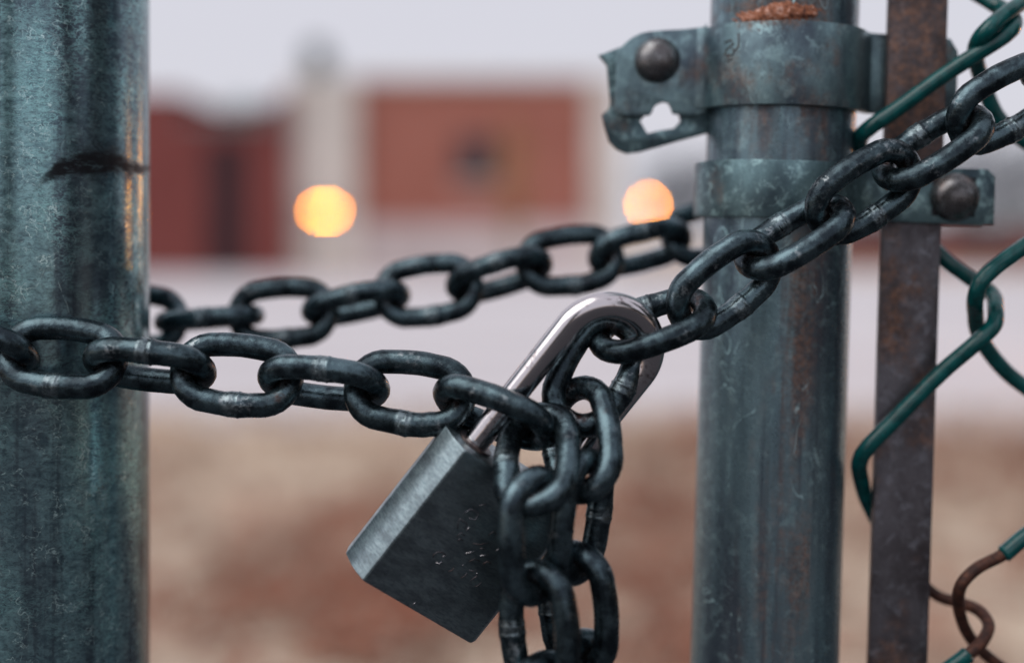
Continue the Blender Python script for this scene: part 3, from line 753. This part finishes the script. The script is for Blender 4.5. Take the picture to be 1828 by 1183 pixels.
def add_link(a, b, phi, flip=False, scale=1.0):
    """link whose inner ends touch a and b; phi turns it about its length: 0 faces the camera, + tips the bar on the left of travel away"""
    a, b = W(*a), W(*b); u = (b - a).normalized(); c_ = (a + b) / 2
    s = Vector((-u.z, 0, u.x)); s = (s - u * s.dot(u)).normalized(); bk_ = u.cross(s)
    if bk_.y < 0: bk_ = -bk_
    w = (s * math.cos(R(phi)) + bk_ * math.sin(R(phi))).normalized()
    if flip: w = -w
    z = u.cross(w)
    m = Matrix((u, w, z)).transposed().to_4x4(); m.translation = c_ - CO
    o = bpy.data.objects.new('link', random.choice(LINKS)); COL.objects.link(o); o.parent = chain
    o.matrix_local = m
    return o, (b - a).length
def run(joints, phis, flips=()):
    for i in range(len(joints) - 1):
        o, l = add_link(joints[i], joints[i + 1], phis[i], i in flips)
        print('LINK', joints[i], 'len %.1f mm' % (l * 1000), 'phi', phis[i])
# front strand, from round the big post to the lock
run([(-200, 600, .530), (-108, 608, .500), (35, 630, .490), (188, 645, .488), (347, 661, .488), (499, 676, .488), (657, 692, .487), (807, 709, .484), (962, 764, .474)],
    [-60, -55, 27, -57, 24, -57, 22, -57], flips=(1, 3, 5))
# tail hanging in front of the lock
run([(962, 764, .474), (955, 873, .455), (957, 1040, .458), (968, 1204, .458), (972, 1366, .460)], [-22, 42, -34, 40], flips=(1,))
# strand from the lock up over the gate pipe
run([(1030, 728, .480), (1096, 604, .486), (1232, 556, .487), (1354, 462, .490), (1482, 382, .492), (1603, 304, .494), (1727, 222, .494), (1862, 148, .496), (1980, 90, .515)],
    [6, 60, -24, 62, -22, 62, -26, 60], flips=(1, 3, 5, 7))
# tail behind
run([(1030, 728, .480), (1047, 840, .466), (1027, 1005, .468), (1037, 1166, .470), (1041, 1325, .470)], [-32, 52, -34, 50], flips=(1,))
# back strand behind both posts
run([(60, 560, .600), (178, 566, .592), (305, 574, .588), (443, 563, .586), (567, 556, .586), (704, 527, .586), (825, 510, .586), (958, 472, .587), (1077, 457, .590), (1208, 428, .596), (1335, 402, .603), (1460, 372, .606)],
    [-70, 12, -86, 8, -68, 8, -60, 16, -52, 20, -60], flips=(2, 4, 6, 8))
tag(chain, 'heavy blackened steel chain wound round both posts and hanging in two tails', 'chain')

# ------------------------------------------------------------------ padlock
a2 = Vector((0.612, 0.0, 0.790)).normalized(); ay = -0.12
a_ = (a2 * math.sqrt(1 - ay * ay) + Vector((0, ay, 0))).normalized()
e_ = Vector((0.80, 0.34, -0.56)); e_ = (e_ - a_ * e_.dot(a_)).normalized()
n_ = e_.cross(a_)
if n_.y > 0: n_ = -n_
# local axes: x = width, y = back (away from viewer), z = up the shackle
ML = Matrix((e_, -n_, a_)).transposed().to_4x4()
ML.translation = W(1080, 626, 0.479)
lock = empty('padlock'); lock.matrix_world = ML
SR, SH = 0.0045, 0.0163        # stock radius, half spacing of the legs
TOP = -0.0515; BOT = TOP - 0.0565
path = [Vector((-SH, 0, TOP - .004)), Vector((-SH, 0, TOP + .02)), Vector((-SH, 0, TOP + .04))]
path += [Vector((SH * math.cos(t), 0, SH * math.sin(t))) for t in [math.pi - math.pi * i / 36 for i in range(37)]]
path += [Vector((SH, 0, TOP + .04)), Vector((SH, 0, TOP + .02)), Vector((SH, 0, TOP - .004))]
tube('shackle', path, SR, M_CHROME, lock, 32)
# body: flat front and back, broad rounded cheeks
HW, HT, FL = 0.0287, 0.0125, 0.0226
prof = []
for sx, sy in ((1, -1), (1, 1), (-1, 1), (-1, -1)):
    cheek = [(FL, HT), (FL + .0006, HT - .0003), (FL + .0030, HT - .0034), (FL + .0046, HT - .0066), (HW - .0004, HT - .0108), (HW, HT - .0122)]
    seq = cheek if sx * sy < 0 else cheek[::-1]
    prof += [(sx * x, sy * y) for x, y in seq]
def ring_faces(bm, rings):
    V = [[bm.verts.new(v) for v in r] for r in rings]; n = len(V[0])
    for i in range(len(V) - 1):
        for k in range(n): bm.faces.new((V[i][k], V[i][(k + 1) % n], V[i + 1][(k + 1) % n], V[i + 1][k]))
    bm.faces.new(V[0][::-1]); bm.faces.new(V[-1])
bm = bmesh.new()
def rr(z, inset): return [(x - math.copysign(inset, x), y - math.copysign(inset, y), z) for x, y in prof]
ring_faces(bm, [rr(BOT, .0003), rr(BOT + .0003, 0), rr(TOP - .0005, 0), rr(TOP - .00015, .00015), rr(TOP, .0005)])
body = link_obj('body', bm_mesh('body', bm), M_LOCK, lock, angle=24)
# collars where the shackle enters
for sx in (-1, 1):
    tube('collar', [Vector((sx * SH, 0, TOP - .001)), Vector((sx * SH, 0, TOP + .0008))], .0064, M_BAR, lock, 24)
# stamped marks on the front face, too worn to read
MLI = ML.inverted()
def on_face(px, py):
    o = MLI @ Vector((0, 0, H)); t = MLI @ W(px, py, .48); d = t - o
    k = (-HT - o.y) / d.y; p = o + d * k; return Vector((p.x, -HT - .00001, p.z))
def zz(x, y): return on_face(700 + x / 4.08, 850 + y / 4.08)
def marks(lines, r, mat):
    V, Fc = [], []
    for line in lines:
        k = len(V); v_, f_ = tube_geo([zz(*p) for p in line], r, 6); V += v_; Fc += [tuple(i + k for i in f) for f in f_]
    link_obj('stamped_mark', mesh_from('stamped_mark', V, Fc), mat, body)
marks(([(520, 272), (572, 236), (632, 268), (604, 318), (560, 300)], [(478, 380), (478, 352), (492, 306), (548, 344), (530, 380)], [(470, 438), (500, 412), (530, 430)], [(474, 470), (496, 452), (520, 466)],
       [(300, 590), (300, 570), (330, 548), (372, 552), (386, 570)], [(588, 486), (640, 496), (700, 480)], [(560, 620), (600, 600), (640, 616)], [(660, 640), (690, 618), (720, 630)], [(410, 690), (436, 684), (450, 664)],
       [(500, 738), (530, 724), (546, 700)], [(570, 760), (600, 736), (620, 720)], [(600, 800), (624, 796), (650, 770)], [(700, 430), (740, 400), (760, 420)], [(630, 212), (690, 200)], [(640, 520), (680, 530)], [(560, 680), (590, 690), (620, 676)]), .00020, M_BAR)
marks(([(318, 626), (344, 634), (362, 618)], [(366, 584), (392, 574)], [(530, 560), (570, 552), (606, 540)], [(640, 576), (668, 574), (698, 568)], [(752, 544), (780, 520)], [(510, 648), (518, 642)], [(604, 318), (632, 272)], [(536, 400), (562, 366)], [(150, 932), (170, 916)], [(612, 706), (626, 701)]), .00016, M_CHROME)
tag(lock, 'dark brushed steel padlock with a bright shackle hanging from the chain', 'padlock')
